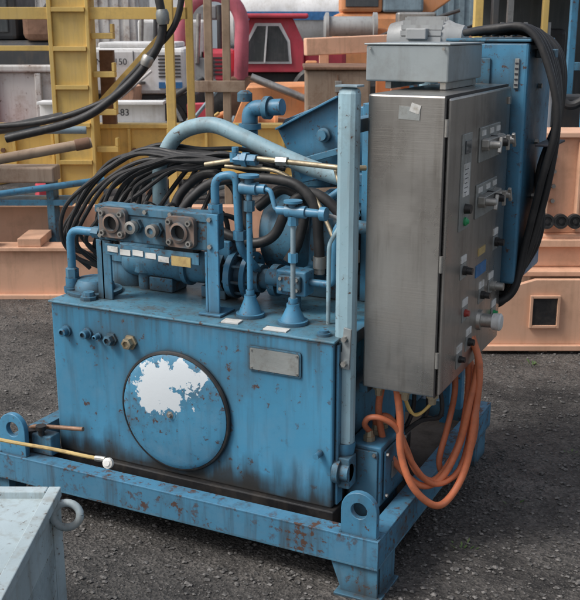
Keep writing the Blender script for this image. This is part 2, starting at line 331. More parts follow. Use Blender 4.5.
u.box('manifold_block',-2.085,-1.615,2.725,2.79,.992,1.118,BLUED,.006)
u.box('manifold_strap_top',-2.09,-1.61,2.7205,2.7245,1.09,1.115,BLUED,.001)
for x,z in ((-2.006,1.06),(-1.735,1.052)):
    u.plate('sae_flange',(x-.055,2.724,z-.052),(1,0,0),(0,0,1),rr(.11,.104,.02),[(.055,.052,.026)],.022,FLANGE,.002)
    u.lathe('flange_bore',(x,2.7235,z),(0,-1,0),[(0,.034),(.03,.034),(.034,.026),(.006,.024),(.006,0)],FLANGE,24)
    u.lathe('flange_plug',(x,2.712,z),(0,-1,0),[(0,.0235),(.002,.0235),(.002,0)],BLACK,20)
    for a in(-.038,.038):
        for b in(-.034,.034):
            u.cyl('flange_bolt',(x+a,2.705,z+b),(x+a,2.690,z+b),.010,STEEL,10);u.cyl('flange_bolt_socket',(x+a,2.692,z+b),(x+a,2.689,z+b),.005,BLACK,6)
for x,z in ((-1.918,1.055),(-1.836,1.05)):
    u.lathe('hex_fitting',(x,2.724,z),(0,-1,0),[(0,.026),(.014,.026),(.015,.018),(.04,.018)],BLUED,6)
    u.lathe('fitting_nut',(x,2.70,z),(0,-1,0),[(0,.022),(.02,.022),(.022,.012),(.010,.011),(.010,0)],STEEL,18)
for x,z in((-2.07,1.10),(-1.63,1.10),(-1.63,1.01),(-2.07,1.01),(-1.78,1.105),(-1.88,1.105)):
    u.cyl('bolt',(x,2.722,z),(x,2.712,z),.008,STEEL,6)
u.box('label_rail',-2.05,-1.67,2.712,2.718,.945,.985,BLUED,.001)
for i in range(5):
    x=-2.035+i*.052;dz=random.uniform(-.004,.003);u.box('label_tag',x,x+.042,2.7085,2.7115,.957-i*.003+dz,.976-i*.003+dz,WLAB,.0,ry=random.uniform(-.06,.06))
u.box('label_tag_wide',-1.775,-1.70,2.7085,2.7115,.935,.968,YLAB,.0)
u.box('leg_right_web',-1.652,-1.643,2.72,2.79,.777,.991,BLUE,.002);u.box('leg_right_flange',-1.642,-1.60,2.72,2.729,.777,1.119,BLUE,.002)
u.box('leg_right_foot',-1.67,-1.585,2.70,2.80,.7775,.786,BLUE,.002)
u.box('leg_left_web',-2.08,-2.07,2.73,2.78,.777,.991,BLUE,.002);u.box('leg_left_flange',-2.10,-2.04,2.73,2.738,.777,.9905,BLUED,.002)

u.pipe('bent_pipe_left',[(-2.10,2.76,1.008),(-2.235,2.76,1.008),(-2.235,2.76,.85)],.015,BLUE,.045)
u.lathe('bent_pipe_nut',(-2.235,2.76,.83),(0,0,1),[(0,.024),(.035,.024),(.04,.016),(.04,0)],BLUED,6)
u.lathe('pipe_nut_top',(-2.13,2.76,1.008),(1,0,0),[(0,.022),(.03,.022),(.03,0)],BLUED,6)
u.lathe('filler_base',(-2.17,2.80,.777),(0,0,1),[(0,.10),(.012,.10),(.013,.075),(.03,.072),(.05,.06),(.055,.035),(.055,0)],BLUED,32)
u.lathe('left_valve_body',(-2.235,2.76,.777),(0,0,1),[(0,.032),(.02,.034),(.02,.026),(.055,.026),(.055,0)],BLUE,20)
u.lathe('filter_head',(-2.13,3.0,.777),(0,0,1),[(0,.09),(.09,.09),(.095,.10),(.115,.10),(.12,.06),(.15,.05),(.15,0)],BLUED,32)
for i in range(8):
    a=i*math.pi/4;u.cyl('filter_bolt',(-2.13+.082*math.cos(a),3.0+.082*math.sin(a),.89),(-2.13+.082*math.cos(a),3.0+.082*math.sin(a),.905),.008,STEEL,6)
u.lathe('breather',(-2.03,2.93,.777),(0,0,1),[(0,.03),(.06,.03),(.065,.045),(.10,.045),(.105,.03),(.105,0)],BLUED,20)
u.lathe('left_cap',(-2.12,2.70,.777),(0,0,1),[(0,.03),(.012,.03),(.014,.022),(.028,.02),(.028,0)],BLUED,8)

u.lathe('pump_body',(-2.13,2.95,.875),(1,0,0),[(0,.04),(.02,.055),(.05,.062),(.27,.062),(.272,.070),(.29,.070),(.292,.058),(.42,.058),(.422,.082),(.445,.082),(.447,.05),(.50,.046),(.50,0)],BLUED,36)
u.lathe('pump_flange',(-1.665,2.94,.868),(1,0,0),[(0,.085),(.022,.085),(.023,.05),(.06,.045),(.062,.085),(.08,.085),(.08,0)],BLUE,32)
for i in range(8):
    a=i*math.pi/4+.2;u.cyl('pump_flange_bolt',(-1.675,2.94+.07*math.cos(a),.868+.07*math.sin(a)),(-1.575,2.94+.07*math.cos(a),.868+.07*math.sin(a)),.006,BLUED,6)
u.box('pump_foot',-2.0,-1.9,2.90,3.0,.777,.83,BLUED,.004);u.box('pump_foot_2',-1.78,-1.68,2.90,3.0,.777,.82,BLUED,.004)
u.box('pump_port_block',-2.02,-1.94,2.92,2.98,.93,.985,BLUED,.004)
u.box('solenoid_valve_a',-1.92,-1.80,2.89,2.96,.935,1.0,BLACK,.004)
u.box('solenoid_valve_b',-1.72,-1.66,2.90,2.96,.92,.99,BLUE,.004)
u.lathe('pump_coupling',(-1.60,2.92,.868),(1,0,0),[(0,.05),(.06,.05),(.06,.035),(.10,.035),(.10,.055),(.125,.055),(.125,0)],BLUED,24)
u.pipe('hook_pipe',[(-1.625,2.75,1.11),(-1.625,2.75,1.235),(-1.55,2.76,1.25),(-1.552,2.78,1.0),(-1.55,2.90,.90)],.014,BLUE,.035)
u.lathe('hook_pipe_nut',(-1.625,2.75,1.118),(0,0,1),[(0,.024),(.03,.024),(.03,0)],BLUE,6)
u.lathe('hook_pipe_nut_b',(-1.552,2.78,1.06),(0,0,-1),[(0,.022),(.03,.022),(.03,0)],BLUE,6)
def conebase(x,y,h=.07,r=.05,mat=BLUE):
    u.lathe('cone_base',(x,y,.777),(0,0,1),[(0,r),(.012,r),(.013,r*.82),(h,r*.42),(h+.012,r*.42),(h+.012,r*.3),(h+.03,r*.3),(h+.03,0)],mat,28)
conebase(-1.51,2.77,.06,.048)
u.cyl('riser_one',(-1.51,2.77,.84),(-1.51,2.77,1.20),.010,BLUE,14)
u.lathe('tee_valve_a',(-1.56,2.77,1.205),(1,0,0),[(0,.016),(.02,.016),(.021,.022),(.08,.022),(.081,.016),(.11,.016),(.11,0)],BLUE,12)
u.lathe('tee_valve_cap',(-1.51,2.77,1.215),(0,0,1),[(0,.016),(.025,.016),(.025,.034),(.033,.034),(.033,0)],BLUE,16)
u.lathe('riser_one_nut',(-1.51,2.77,1.13),(0,0,1),[(0,.018),(.035,.018),(.035,0)],BLUED,6)
u.box('riser_one_label',-1.56,-1.50,2.66,2.70,.7775,.782,WLAB,.0,rz=.1)
conebase(-1.345,2.755,.055,.05)
u.cyl('riser_two',(-1.345,2.755,.83),(-1.345,2.755,1.15),.0085,BLUEY,14)
u.lathe('riser_two_nut',(-1.345,2.755,.98),(0,0,1),[(0,.016),(.03,.016),(.03,0)],BLUE,6)
u.lathe('riser_two_nut_b',(-1.345,2.755,1.10),(0,0,1),[(0,.017),(.03,.017),(.03,0)],BLUE,6)
u.lathe('angle_valve',(-1.40,2.755,1.145),(1,0,0),[(0,.014),(.03,.014),(.031,.02),(.10,.02),(.101,.014),(.15,.012),(.151,.022),(.17,.022),(.17,0)],BLUE,14)
u.lathe('angle_valve_cap',(-1.345,2.755,1.15),(0,0,1),[(0,.015),(.022,.015),(.022,.03),(.03,.03),(.03,0)],BLUE,16)
u.pipe('link_pipe',[(-1.46,2.77,1.205),(-1.43,2.765,1.205),(-1.41,2.76,1.147),(-1.39,2.755,1.146)],.008,BLUE,.02)
u.box('riser_two_label',-1.40,-1.32,2.65,2.685,.7775,.781,WLAB,.0,rz=.05)
u.box('valve_block',-1.455,-1.345,2.85,2.92,.84,.925,BLUE,.006)
u.box('valve_block_cap',-1.44,-1.36,2.835,2.85,.855,.91,BLUED,.004)
for a in(-1.43,-1.37):
    for b_ in(.865,.90):u.cyl('cap_screw',(a,2.836,b_),(a,2.828,b_),.006,STEEL,8)
u.lathe('valve_solenoid',(-1.50,2.885,.885),(1,0,0),[(0,.03),(.045,.03),(.045,0)],BLUED,20)
u.cyl('valve_stand',(-1.40,2.885,.777),(-1.40,2.885,.84),.02,BLUED,12)
u.pipe('block_pipe',[(-1.345,2.885,.885),(-1.26,2.885,.885),(-1.26,2.90,1.08),(-1.20,2.95,1.12)],.012,BLUE,.03)
u.pipe('block_pipe_b',[(-1.40,2.92,.90),(-1.40,3.02,.90),(-1.40,3.02,1.10),(-1.30,3.05,1.18)],.013,BLUE,.03)
u.pipe('tank_pipe',[(-1.24,2.80,.777),(-1.24,2.80,1.04),(-1.235,2.90,1.10)],.007,LBLUE,.02)
u.pipe('thin_line_a',[(-1.27,2.78,1.14),(-1.20,2.79,1.13),(-1.19,2.80,.95),(-1.21,2.85,.777)],.006,GREY,.02)
u.pipe('thin_line_b',[(-1.30,2.98,1.25),(-1.24,2.90,1.18),(-1.17,2.86,1.05),(-1.18,2.86,.80)],.006,BRASS,.05)
u.lathe('corner_port',(-1.20,2.68,.777),(0,0,1),[(0,.022),(.01,.022),(.01,.014),(.018,.014),(.018,0)],BLUE,16)
u.lathe('motor_housing',(-1.62,3.16,.99),(1,0,0),[(0,.12),(.02,.15),(.22,.15),(.222,.165),(.24,.165),(.242,.13),(.36,.12),(.36,0)],BLUED,40)
u.box('motor_stand',-1.60,-1.28,3.08,3.26,.777,.86,BLUED,.004)
u.plate('cooler_shroud',(-1.66,3.30,1.18),(1,.05,0),(0,0,1),[(0,.16),(.03,.20),(.24,.285),(.27,.27),(.30,.02),(.10,-.03)],[],.03,BLUE,.003)
u.beam('shroud_flange',(-1.655,3.262,1.345),(-1.415,3.272,1.468),.05,.008,BLUE,.002)
u.box('cooler_box',-1.66,-1.25,3.36,3.52,1.13,1.38,BLUED,.01,ry=-.12)
u.box('shroud_stiffener',-1.60,-1.37,3.245,3.262,1.24,1.265,BLUED,.003,ry=-.3)
u.lathe('shroud_port',(-1.47,3.268,1.33),(0,-1,0),[(0,.026),(.012,.026),(.014,.018),(.03,.018),(.03,0)],BLUED,20)
u.box('upright_inner',-1.36,-1.315,3.32,3.38,.777,1.43,BLUE,.003)
u.box('upright_inner_b',-1.255,-1.20,3.10,3.15,.777,1.46,BLUE,.003)
u.box('cross_tie',-1.30,-1.11,3.12,3.16,1.18,1.22,BLUE,.003);u.cyl('cross_tube',(-1.31,3.0,1.07),(-1.12,3.02,1.05),.022,BLUED,14)
u.lathe('header_elbow_leg',(-1.765,3.25,1.20),(0,0,1),[(0,.030),(.14,.030),(.14,.042),(.16,.042),(.16,0)],BLUE,24)
u.pipe('header_elbow',[(-1.765,3.25,1.34),(-1.765,3.25,1.415),(-1.63,3.25,1.425)],.030,BLUE,.07,20)
u.lathe('header_elbow_flange',(-1.70,3.25,1.42),(1,0,0),[(0,.042),(.02,.042),(.02,0)],BLUED,24)
u.lathe('header_cap',(-1.785,3.25,1.44),(0,0,1),[(0,.028),(.03,.028),(.04,.015),(.04,0)],BLUED,16)
u.pipe('silver_tube_a',[(-1.78,2.95,1.243),(-1.60,2.95,1.277),(-1.253,2.95,1.262),(-1.20,3.0,1.26)],.009,BRASS,.03)
u.lathe('tube_union',(-1.66,2.948,1.27),(1,0,0),[(0,.02),(.03,.02),(.031,.026),(.05,.026),(.051,.02),(.085,.02),(.085,0)],BLUE,6)
u.lathe('tube_union_b',(-1.50,2.948,1.272),(1,0,0),[(0,.016),(.04,.016),(.04,0)],STEEL,6)
u.pipe('silver_tube_b',[(-1.70,2.95,1.243),(-1.50,2.96,1.24),(-1.36,2.96,1.16),(-1.25,2.90,1.0)],.007,BRASS,.05)
u.lathe('small_union',(-1.66,2.95,1.31),(0,0,-1),[(0,.012),(.02,.012),(.02,.02),(.05,.02),(.05,0)],BLUE,10)
u.tube('pale_arch_hose',[(-2.06,3.08,1.06),(-2.05,3.08,1.20),(-1.99,3.10,1.32),(-1.85,3.10,1.365),(-1.72,3.10,1.33),(-1.60,3.10,1.285),(-1.45,3.10,1.235),(-1.30,3.10,1.20)],.029,LBLUE,18)
H=[[(-1.89,2.93,1.05),(-1.84,2.95,1.12),(-1.76,2.97,1.18),(-1.60,2.95,1.208),(-1.44,2.95,1.20),(-1.36,2.95,1.13),(-1.345,2.95,1.02),(-1.34,2.95,.93)],
   [(-1.72,2.93,1.02),(-1.66,2.93,1.0),(-1.58,2.94,.985),(-1.51,2.95,1.02),(-1.46,2.96,1.12),(-1.38,2.97,1.17),(-1.28,2.98,1.10),(-1.24,3.0,.95)],
   [(-1.95,2.97,1.0),(-1.92,3.0,1.12),(-1.82,3.02,1.20),(-1.70,3.0,1.17),(-1.64,2.98,1.05),(-1.62,2.97,.95)],
   [(-1.60,3.0,1.10),(-1.50,3.0,1.17),(-1.42,2.99,1.12),(-1.43,2.97,1.0),(-1.46,2.95,.93)]]
for i,h in enumerate(H):u.tube('pressure_hose_%d'%i,h,.018,RUB,14)
for p in ((-1.34,2.95,.90),(-1.24,3.0,.92),(-1.62,2.97,.92)):
    u.lathe('hose_ferrule',p,(0,0,1),[(0,.018),(.02,.018),(.02,.023),(.06,.023),(.06,0)],STEEL,12)
u.lathe('return_fitting',(-1.15,2.67,.335),(1,0,0),[(0,.042),(.02,.042),(.021,.03),(.05,.03),(.05,0)],BLUED,20)
u.box('terminal_block',-1.149,-1.10,2.66,2.72,.28,.385,BLUED,.004)
for y in (2.68,3.40):
    u.box('mounting_post',-1.170,-1.105,y,y+.052,.40,1.535,LBLUE,.018)
    u.box('post_cap',-1.172,-1.103,y-.002,y+.054,1.536,1.542,BLUEY,.001)
    u.lathe('post_foot_socket',(-1.137,y+.026,.37),(0,0,1),[(0,.030),(.04,.036),(.055,.036),(.055,0)],BLUE,20)
for z in (.74,1.40):u.box('post_rail',-1.165,-1.12,2.735,3.397,z,z+.04,BLUE,.002)
u.plate('post_bracket',(-1.165,2.677,.685),(1,0,0),(0,0,1),[(0,0),(.055,-.005),(.06,.125),(.035,.13),(.03,.05),(0,.05)],[(.045,.09,.006),(.02,.022,.006)],.008,BLUEG,.001)
for z in(.71,.79):u.cyl('bracket_bolt',(-1.125,2.67,z-.01),(-1.125,2.655,z-.01),.009,STEEL,6)

j=G('electrical_junction_box')
j.box('body',-1.145,-1.025,2.745,2.97,.195,.405,BLUE,.006)
j.box('lid_front',-1.135,-1.035,2.737,2.7445,.21,.39,BLUED,.003)
j.box('side_cover',-1.0245,-1.017,2.765,2.95,.215,.385,BLUE,.003)
j.box('side_plate',-1.0165,-1.013,2.82,2.90,.27,.33,PLATE,.001)
for a in(2.775,2.94):
    for b in(.228,.372):j.cyl('cover_screw',(-1.017,a,b),(-1.009,a,b),.007,STEEL,6)
for a in(-1.125,-1.045):
    for b in(.22,.38):j.cyl('lid_screw',(a,2.737,b),(a,2.730,b),.006,STEEL,6)
for y in (2.79,2.85,2.91):j.lathe('cable_gland',(-1.085,y,.405),(0,0,1),[(0,.02),(.015,.02),(.016,.015),(.035,.013),(.035,0)],BRASS,8)
j.lathe('side_gland',(-1.145,2.80,.37),(-1,0,.0),[(0,.02),(.02,.02),(.02,0)],BRASS,8)
j.box('stand',-1.13,-1.04,2.76,2.95,.139,.1945,BLUED,.002)

# ================================================================ CONTROL CABINET
k=G('control_cabinet')
X0,X1=-1.097,-.858
k.box('enclosure',X0,X1,2.75,3.45,.602,1.515,SS,.006)
k.box('door',X1+.0008,-.845,2.757,3.443,.608,1.508,SS,.007)
k.box('door_gasket',X1-.004,X1+.0004,2.7495,3.4505,.6015,1.5155,RUB,.0)
for z in(.70,1.0,1.40):k.cyl('hinge',(X1+.004,2.748,z),(X1+.004,2.748,z+.05),.006,STEEL,12)
for z in(.66,1.45):k.box('quarter_turn_latch',-.845,-.838,3.40,3.425,z,z+.025,STEEL,.002)
k.box('worn_sticker',-1.0,-.935,2.7475,2.7497,1.445,1.482,PLATE,0,ry=.05)
k.box('worn_sticker_torn',-.965,-.935,2.7468,2.7492,1.465,1.490,WLAB,0,ry=.3)
fx=-.845
k.box('instrument_panel',fx,fx+.004,2.875,2.975,1.10,1.395,PLATE,.001)
k.box('display',fx+.004,fx+.008,2.90,2.955,1.335,1.375,GLASS,.001)
k.box('scale_plate',fx+.004,fx+.006,2.895,2.958,1.205,1.305,WLAB,0)
for i in range(6):k.box('scale_mark',fx+.006,fx+.0066,2.905,2.93+.01*(i%2),1.217+i*.014,1.219+i*.014,TEXTM,0)
k.lathe('selector_small',(fx+.004,2.93,1.165),(1,0,0),[(0,.016),(.02,.014),(.02,0)],BLACK,16)
k.lathe('green_lamp',(fx+.004,2.93,1.125),(1,0,0),[(0,.014),(.006,.014),(.008,.010),(.014,.006),(.016,0)],GREENL,16)
def switchblock(y,z):
    k.box('switch_plate',fx,fx+.006,y-.11,y+.13,z-.055,z+.055,PLATE,.002)
    k.box('switch_bar',fx+.006,fx+.03,y-.10,y+.11,z-.008,z+.018,STEEL,.003)
    for d in(-.075,.02,.10):
        k.lathe('switch_knob',(fx+.006,y+d,z),(1,0,0),[(0,.022),(.02,.02),(.022,.014),(.055,.013),(.058,.01),(.058,0)],[STEEL,BLACK,STEEL][int(d>-.05)+int(d>.05)],18)
        k.box('switch_tag',fx+.006,fx+.008,y+d-.022,y+d+.022,z+.028,z+.045,WLAB,0)
        k.box('knob_lever',fx+.055,fx+.066,y+d-.006,y+d+.006,z-.025,z+.025,STEEL,.002,rx=.5*d*10)
switchblock(3.17,1.345);switchblock(3.16,1.165)
for (y,z,mt,r,l) in[(2.95,.965,BLACK,.015,.03),(3.33,.985,BLACK,.016,.03),(3.05,.70,BLACK,.014,.02),(3.30,.835,STEEL,.018,.045),(2.99,.815,REDL,.013,.015),(3.18,.83,BLACK,.014,.03),(2.95,.67,BLACK,.012,.02),(3.36,.72,GREENL,.011,.015)]:
    k.box('tag',fx,fx+.003,y-.028,y+.028,z+.025,z+.048,WLAB,0);k.box('tag_plate',fx,fx+.0025,y-.03,y+.03,z-.027,z+.0225,PLATE,.001)
    k.lathe('button',(fx+.0025,y,z),(1,0,0),[(0,r),(l*.4,r),(l*.42,r*.8),(l,r*.75),(l,0)],mt,18)
k.box('blue_tag',fx,fx+.003,3.10,3.22,.905,.945,BLUL,0)
k.box('amber_tag',fx,fx+.003,3.12,3.20,.975,1.0,YLAB,0)
k.lathe('rotary_isolator_base',(fx,3.17,.745),(1,0,0),[(0,.036),(.012,.034),(.013,.024),(.05,.022),(.05,0)],STEEL,24)
k.lathe('rotary_isolator_knob',(fx+.05,3.17,.745),(1,0,0),[(0,.028),(.025,.03),(.03,.024),(.032,0)],WLAB,20)
for i in range(5):k.lathe('bottom_gland',(-1.06+.045*i,2.80+.09*(i%2),.602),(0,0,-1),[(0,.02),(.018,.02),(.019,.014),(.04,.012),(.04,0)],BRASS,8)
k.beam('mount_strut',(-1.11,2.79,.58),(-1.11,3.42,.58),.03,.03,BLUED,.002)

t=G('grey_transformer_box')
t.box('body',-1.195,-.925,2.97,3.34,1.54,1.650,BLUEG,.005)
t.box('lid',-1.20,-.92,2.965,3.345,1.6505,1.656,BLUEG,.002)
for x in(-1.18,-.94):t.cyl('lid_screw',(x,2.965,1.64),(x,2.96,1.64),.005,STEEL,6)
t.box('support_a',-1.14,-1.12,3.00,3.33,1.5165,1.539,STEEL,.002);t.box('support_b',-.96,-.94,3.00,3.33,1.5165,1.539,STEEL,.002)
b=G('blue_electrical_enclosure')
b.box('body',-1.09,-.80,3.475,3.86,.80,1.655,BLUE,.01)
b.box('rim',-1.095,-.795,3.470,3.865,1.6555,1.666,BLUED,.003)
b.box('front_plate',-.99,-.93,3.466,3.4745,1.02,1.60,BLUED,.003)
b.box('louvre_slot',-.845,-.83,3.468,3.474,1.50,1.60,PLATE,.001)
for z in range(5):b.box('louvre',-.843,-.832,3.4655,3.4675,1.51+z*.018,1.515+z*.018,TEXTM,0)
for z in(.9,1.1,1.3,1.5):b.cyl('side_bolt',(-.80,3.66,z),(-.788,3.66,z),.010,STEEL,6)
b.box('stand_leg_a',-1.07,-1.03,3.50,3.54,.206,.799,BLUE,.002);b.box('stand_leg_b',-1.07,-1.03,3.66,3.70,.206,.799,BLUE,.002)
b.box('hose_hook',-.80,-.73,3.58,3.62,1.60,1.63,BLUED,.003)

e=G('electric_motor')
e.lathe('frame',(-1.40,3.72,1.66),(1,0,0),[(0,.03),(.01,.06),(.03,.065),(.06,.07),(.24,.07),(.26,.06),(.30,.05),(.31,.02),(.31,0)],GREY,28)
for i in range(20):
    a=2*math.pi*i/20;e.beam('fin',(-1.33,3.72+.075*math.cos(a),1.66+.075*math.sin(a)),(-1.17,3.72+.075*math.cos(a),1.66+.075*math.sin(a)),.005,.018,GREY,0)
e.box('terminal_box',-1.30,-1.22,3.62,3.67,1.66,1.70,GREY,.004)
e.box('base',-1.38,-1.12,3.64,3.80,1.54,1.60,BLUED,.003);e.box('stand',-1.30,-1.22,3.68,3.76,.206,1.54,BLUED,.003)

cc=G('black_cable_coil')
for i in range(8):
    j1=[random.uniform(-.016,.016) for _ in range(12)];o=i*.019;yy=3.50+.028*i
    P=[(-1.05+o,yy+.05,1.685),(-.94+o*.3,yy,1.705+j1[0]),(-.82+o*.3,yy,1.69-o*.2+j1[1]),(-.745+o*.15,yy,1.58+j1[2]),(-.725-o*.25+.03,yy,1.40+j1[3]),(-.742-o*.4+.02+j1[8],yy,1.18),(-.765-o*.1+j1[9],yy,.95+j1[4]),(-.80-o*.3,yy-.02,.80-j1[5]),(-.86,yy-.04,.725+j1[6]+o*.3),(-.93+o*.2,yy-.03,.76+j1[7])]
    cc.tube('cable_loop_%d'%i,P,.0135,RUB,12)
cc.box('cable_tie',-.765,-.70,3.50,3.70,1.30,1.308,TEXTM,.002)

oc=G('orange_power_cables')
O=[([(-1.06,2.84,.60),(-1.07,2.83,.50),(-1.05,2.84,.38),(-1.0,2.85,.30),(-.93,2.88,.235),(-.88,2.95,.25),(-.84,3.0,.36),(-.82,3.02,.50),(-.82,3.1,.62),(-.87,3.15,.72)],.0115),
 ([(-1.0,2.80,.60),(-.985,2.80,.50),(-.975,2.79,.38),(-.93,2.79,.27),(-.87,2.84,.195),(-.84,2.92,.20),(-.81,2.98,.29),(-.80,3.02,.45),(-.81,3.08,.62),(-.87,3.12,.72)],.012),
 ([(-1.085,2.85,.435),(-1.08,2.84,.465),(-1.04,2.84,.475),(-1.0,2.83,.44),(-.97,2.83,.38),(-.94,2.86,.29),(-.90,2.94,.24),(-.86,3.05,.33),(-.85,3.10,.50),(-.86,3.12,.62)],.011),
 ([(-1.085,2.79,.435),(-1.09,2.76,.47),(-1.07,2.75,.50),(-1.03,2.76,.50),(-.99,2.79,.46),(-.96,2.82,.36),(-.90,2.90,.24),(-.84,3.0,.26),(-.82,3.06,.42),(-.83,3.12,.60)],.0095),
 ([(-.90,3.10,.60),(-.89,3.08,.50),(-.90,3.04,.38),(-.91,3.0,.28),(-.89,3.02,.21),(-.86,3.08,.22),(-.83,3.14,.33),(-.84,3.16,.50),(-.87,3.16,.62)],.0105)]
for i,(p,r) in enumerate(O):oc.tube('cable_%d'%i,p,r,ORANGE,14)
oc.tube('yellow_wire',[(-1.0,2.85,.60),(-.98,2.86,.52),(-.95,2.86,.49),(-.91,2.88,.53),(-.88,2.92,.60)],.005,YEL,8)
oc.tube('yellow_wire_b',[(-1.03,2.90,.60),(-.99,2.92,.47),(-.93,2.95,.50),(-.90,2.95,.60)],.004,YEL,8)
for i in range(4):oc.tube('black_lead_%d'%i,[(-1.05+.04*i,3.0,.60),(-1.06+.05*i,3.0,.45),(-1.08+.03*i,2.98,.32+.03*i),(-1.13,2.95,.25),(-1.16,3.0,.18)],.008,RUB,8)

hb=G('hydraulic_hose_bundle')
for i in range(16):
    f=i/15;y=3.02+random.uniform(-.08,.14);r=lambda a=.018:random.uniform(-a,a)
    P=[(-2.46+.30*f+r(),y+.10,.80+r()),(-2.53+.32*f+r(.03),y+.02,.90+r(.03)),(-2.47+.34*f+r(.03),y,1.04+r(.03)),(-2.32+.26*f+r(.03),y,1.20-.07*f+r(.02)),(-2.10+.16*f+r(),y,1.275-.07*f+r(.015)),(-1.90+.06*f+r(),y,1.28-.05*f+r(.015)),(-1.73+r(),y+.03,1.265-.03*f+r()),(-1.60,y+.08,1.22+r())]
    hb.tube('hose_%d'%i,P,.0085,RUB,9)
for i in range(7):
    f=i/6;r=lambda a=.015:random.uniform(-a,a)
    P=[(-2.10+.06*i+r(),2.80,1.03),(-2.14+.05*i+r(),2.88,1.05),(-2.22+.06*i,2.98,1.0+r()),(-2.20+.06*i,3.08,1.12+r()),(-2.0+.03*i,3.10,1.22+r()),(-1.80,3.08,1.22+r())]
    hb.tube('supply_hose_%d'%i,P,.009,RUB,9)
for i in range(5):
    r=lambda a=.03:random.uniform(-a,a)
    hb.tube('short_hose_%d'%i,[(-1.95+.06*i,2.80,1.06),(-1.95+.06*i+r(),2.86,1.09+r(.02)),(-1.92+.07*i+r(),2.93,1.06+r()),(-1.90+.07*i,2.96,.97)],.009,RUB,9)
for x in(-2.02,-1.95,-1.86,-1.79):hb.lathe('hose_end',(x,2.79,1.08),(0,1,.2),[(0,.014),(.03,.014),(.03,.017),(.07,.015),(.07,0)],STEEL,8)
hb.lathe('hose_collar',(-2.07,3.04,1.25),(1,0,.1),[(0,.012),(.015,.018),(.05,.018),(.06,.012),(.06,0)],WLAB,10)

# ================================================================ FOREGROUND LEFT
f=G('steel_crate')
A=Vector((-1.71,1.98,0));e1=Vector((.43,-.90,0)).normalized();e2=Vector((-.90,-.43,0)).normalized();zz=Vector((0,0,1))
def fp(a,b_,z):return A+e1*a+e2*b_+zz*z
f.beam('top_rail_side',fp(0,.0,.445),fp(.9,0,.445),.035,.03,CRATE,.003)
f.beam('top_rail_back',fp(.02,.018,.446),fp(.02,.75,.446),.035,.03,CRATE,.003)
f.beam('corner_post',fp(.012,.012,0),fp(.012,.012,.43),.04,.04,CRATE,.003)
f.beam('bottom_rail',fp(0,0,.03),fp(.9,0,.03),.035,.05,CRATE,.003)
f.plate('top_sheet',fp(.018,.02,.440),e1,e2,[(0,0),(.88,0),(.88,.75),(0,.75)],[],.004,CRATE)
f.plate('side_sheet_upper',fp(.02,.006,.29),e1,zz,[(0,0),(.88,0),(.88,.14),(0,.14)],[],.004,CRATE)
f.plate('back_sheet',fp(.004,.03,.05),e2,zz,[(0,0),(.72,0),(.72,.385),(0,.385)],[],.004,CRATE)
for i in range(60):
    for sg in(-1,1):
        a0=.03+i*.014;f.beam('mesh_wire',fp(a0,.008+.002*sg,.06),fp(max(.02,min(.88,a0+sg*.12)),.008+.002*sg,.29),.003,.003,CRATE,0)
f.plate('mesh_backing',fp(.02,.03,.055),e1,zz,[(0,0),(.88,0),(.88,.23),(0,.23)],[],.003,DGREY)
rc=Vector((-1.655,1.955,.395));pts=[]
rx=Vector((.89,.44,0)).normalized();rz=Vector((-.15,.3,1)).normalized()
for i in range(25):
    a=2*math.pi*i/24;pts.append(rc+rx*.038*math.cos(a)+rz*.034*math.sin(a))
f.tube('lifting_ring',pts,.011,CRATE,12,smooth=False)
f.cyl('ring_shank',rc-rx*.04,rc-rx*.09,.011,CRATE,12)
s=G('tie_down_strap')
s.tube('strap',[(-2.6,2.05,.52),(-2.3,2.09,.50),(-2.02,2.12,.485),(-1.85,2.14,.482),(-1.73,2.15,.478),(-1.66,2.16,.476)],.006,YLAB,8)
s.lathe('strap_end',(-1.645,2.145,.476),(.1,-.9,.3),[(0,.016),(.010,.016),(.012,.009),(.014,.009),(.014,0)],WLAB,16)
s.cyl('strap_buckle',(-1.70,2.153,.477),(-1.67,2.16,.476),.009,STEEL,10)
s.beam('anchor_post',(-2.6,2.05,0),(-2.6,2.05,.54),.05,.05,STEEL,.003)

# ================================================================ YARD
y=G('yellow_crane_boom_rack',True)
y.box('column_flange_a',-1.66,-1.63,7.0,7.22,0,2.6,YEL,.004);y.box('column_web',-1.63,-1.40,7.02,7.035,0,2.6,YEL,.002);y.box('column_flange_b',-1.40,-1.375,7.0,7.22,0,2.6,YEL,.004)
for i in range(9):
    z=.25+i*.26;y.box('column_stiffener',-1.628,-1.402,6.99,7.018,z,z+.03,YEL,.002)
    y.box('hook_bracket',-1.374,-1.22,7.04,7.12,z+.08,z+.12,YEL,.004);y.box('hook_tip',-1.24,-1.22,7.04,7.12,z+.121,z+.18,YEL,.003)
y.box('cross_beam_web',-2.4,.1,7.26,7.275,.66,1.0,YEL,.003);y.box('cross_beam_top',-2.4,.1,7.225,7.36,1.0,1.03,YEL,.003);y.box('cross_beam_bottom',-2.4,.1,7.225,7.36,.63,.66,YEL,.003)
for i in range(9):y.box('beam_rib',-2.3+i*.28,-2.28+i*.28,7.227,7.259,.662,.998,YEL,.002)
y.box('top_arm',-2.4,-.70,7.03,7.09,1.76,1.84,YEL,.003);y.box('top_arm_lower',-2.4,-1.66,7.03,7.07,1.55,1.585,YEL,.003)
y.beam('brace',(-1.38,7.13,1.15),(-.75,7.13,1.8),.04,.05,YEL);y.box('post_b',-.72,-.67,7.03,7.09,1.0,2.4,YEL,.003)
y.box('rust_member',-1.36,-1.26,7.23,7.3,1.03,1.55,RUST,.003)
y.box('lower_rail',-2.4,-1.5,6.9,6.99,.42,.50,YEL,.003)
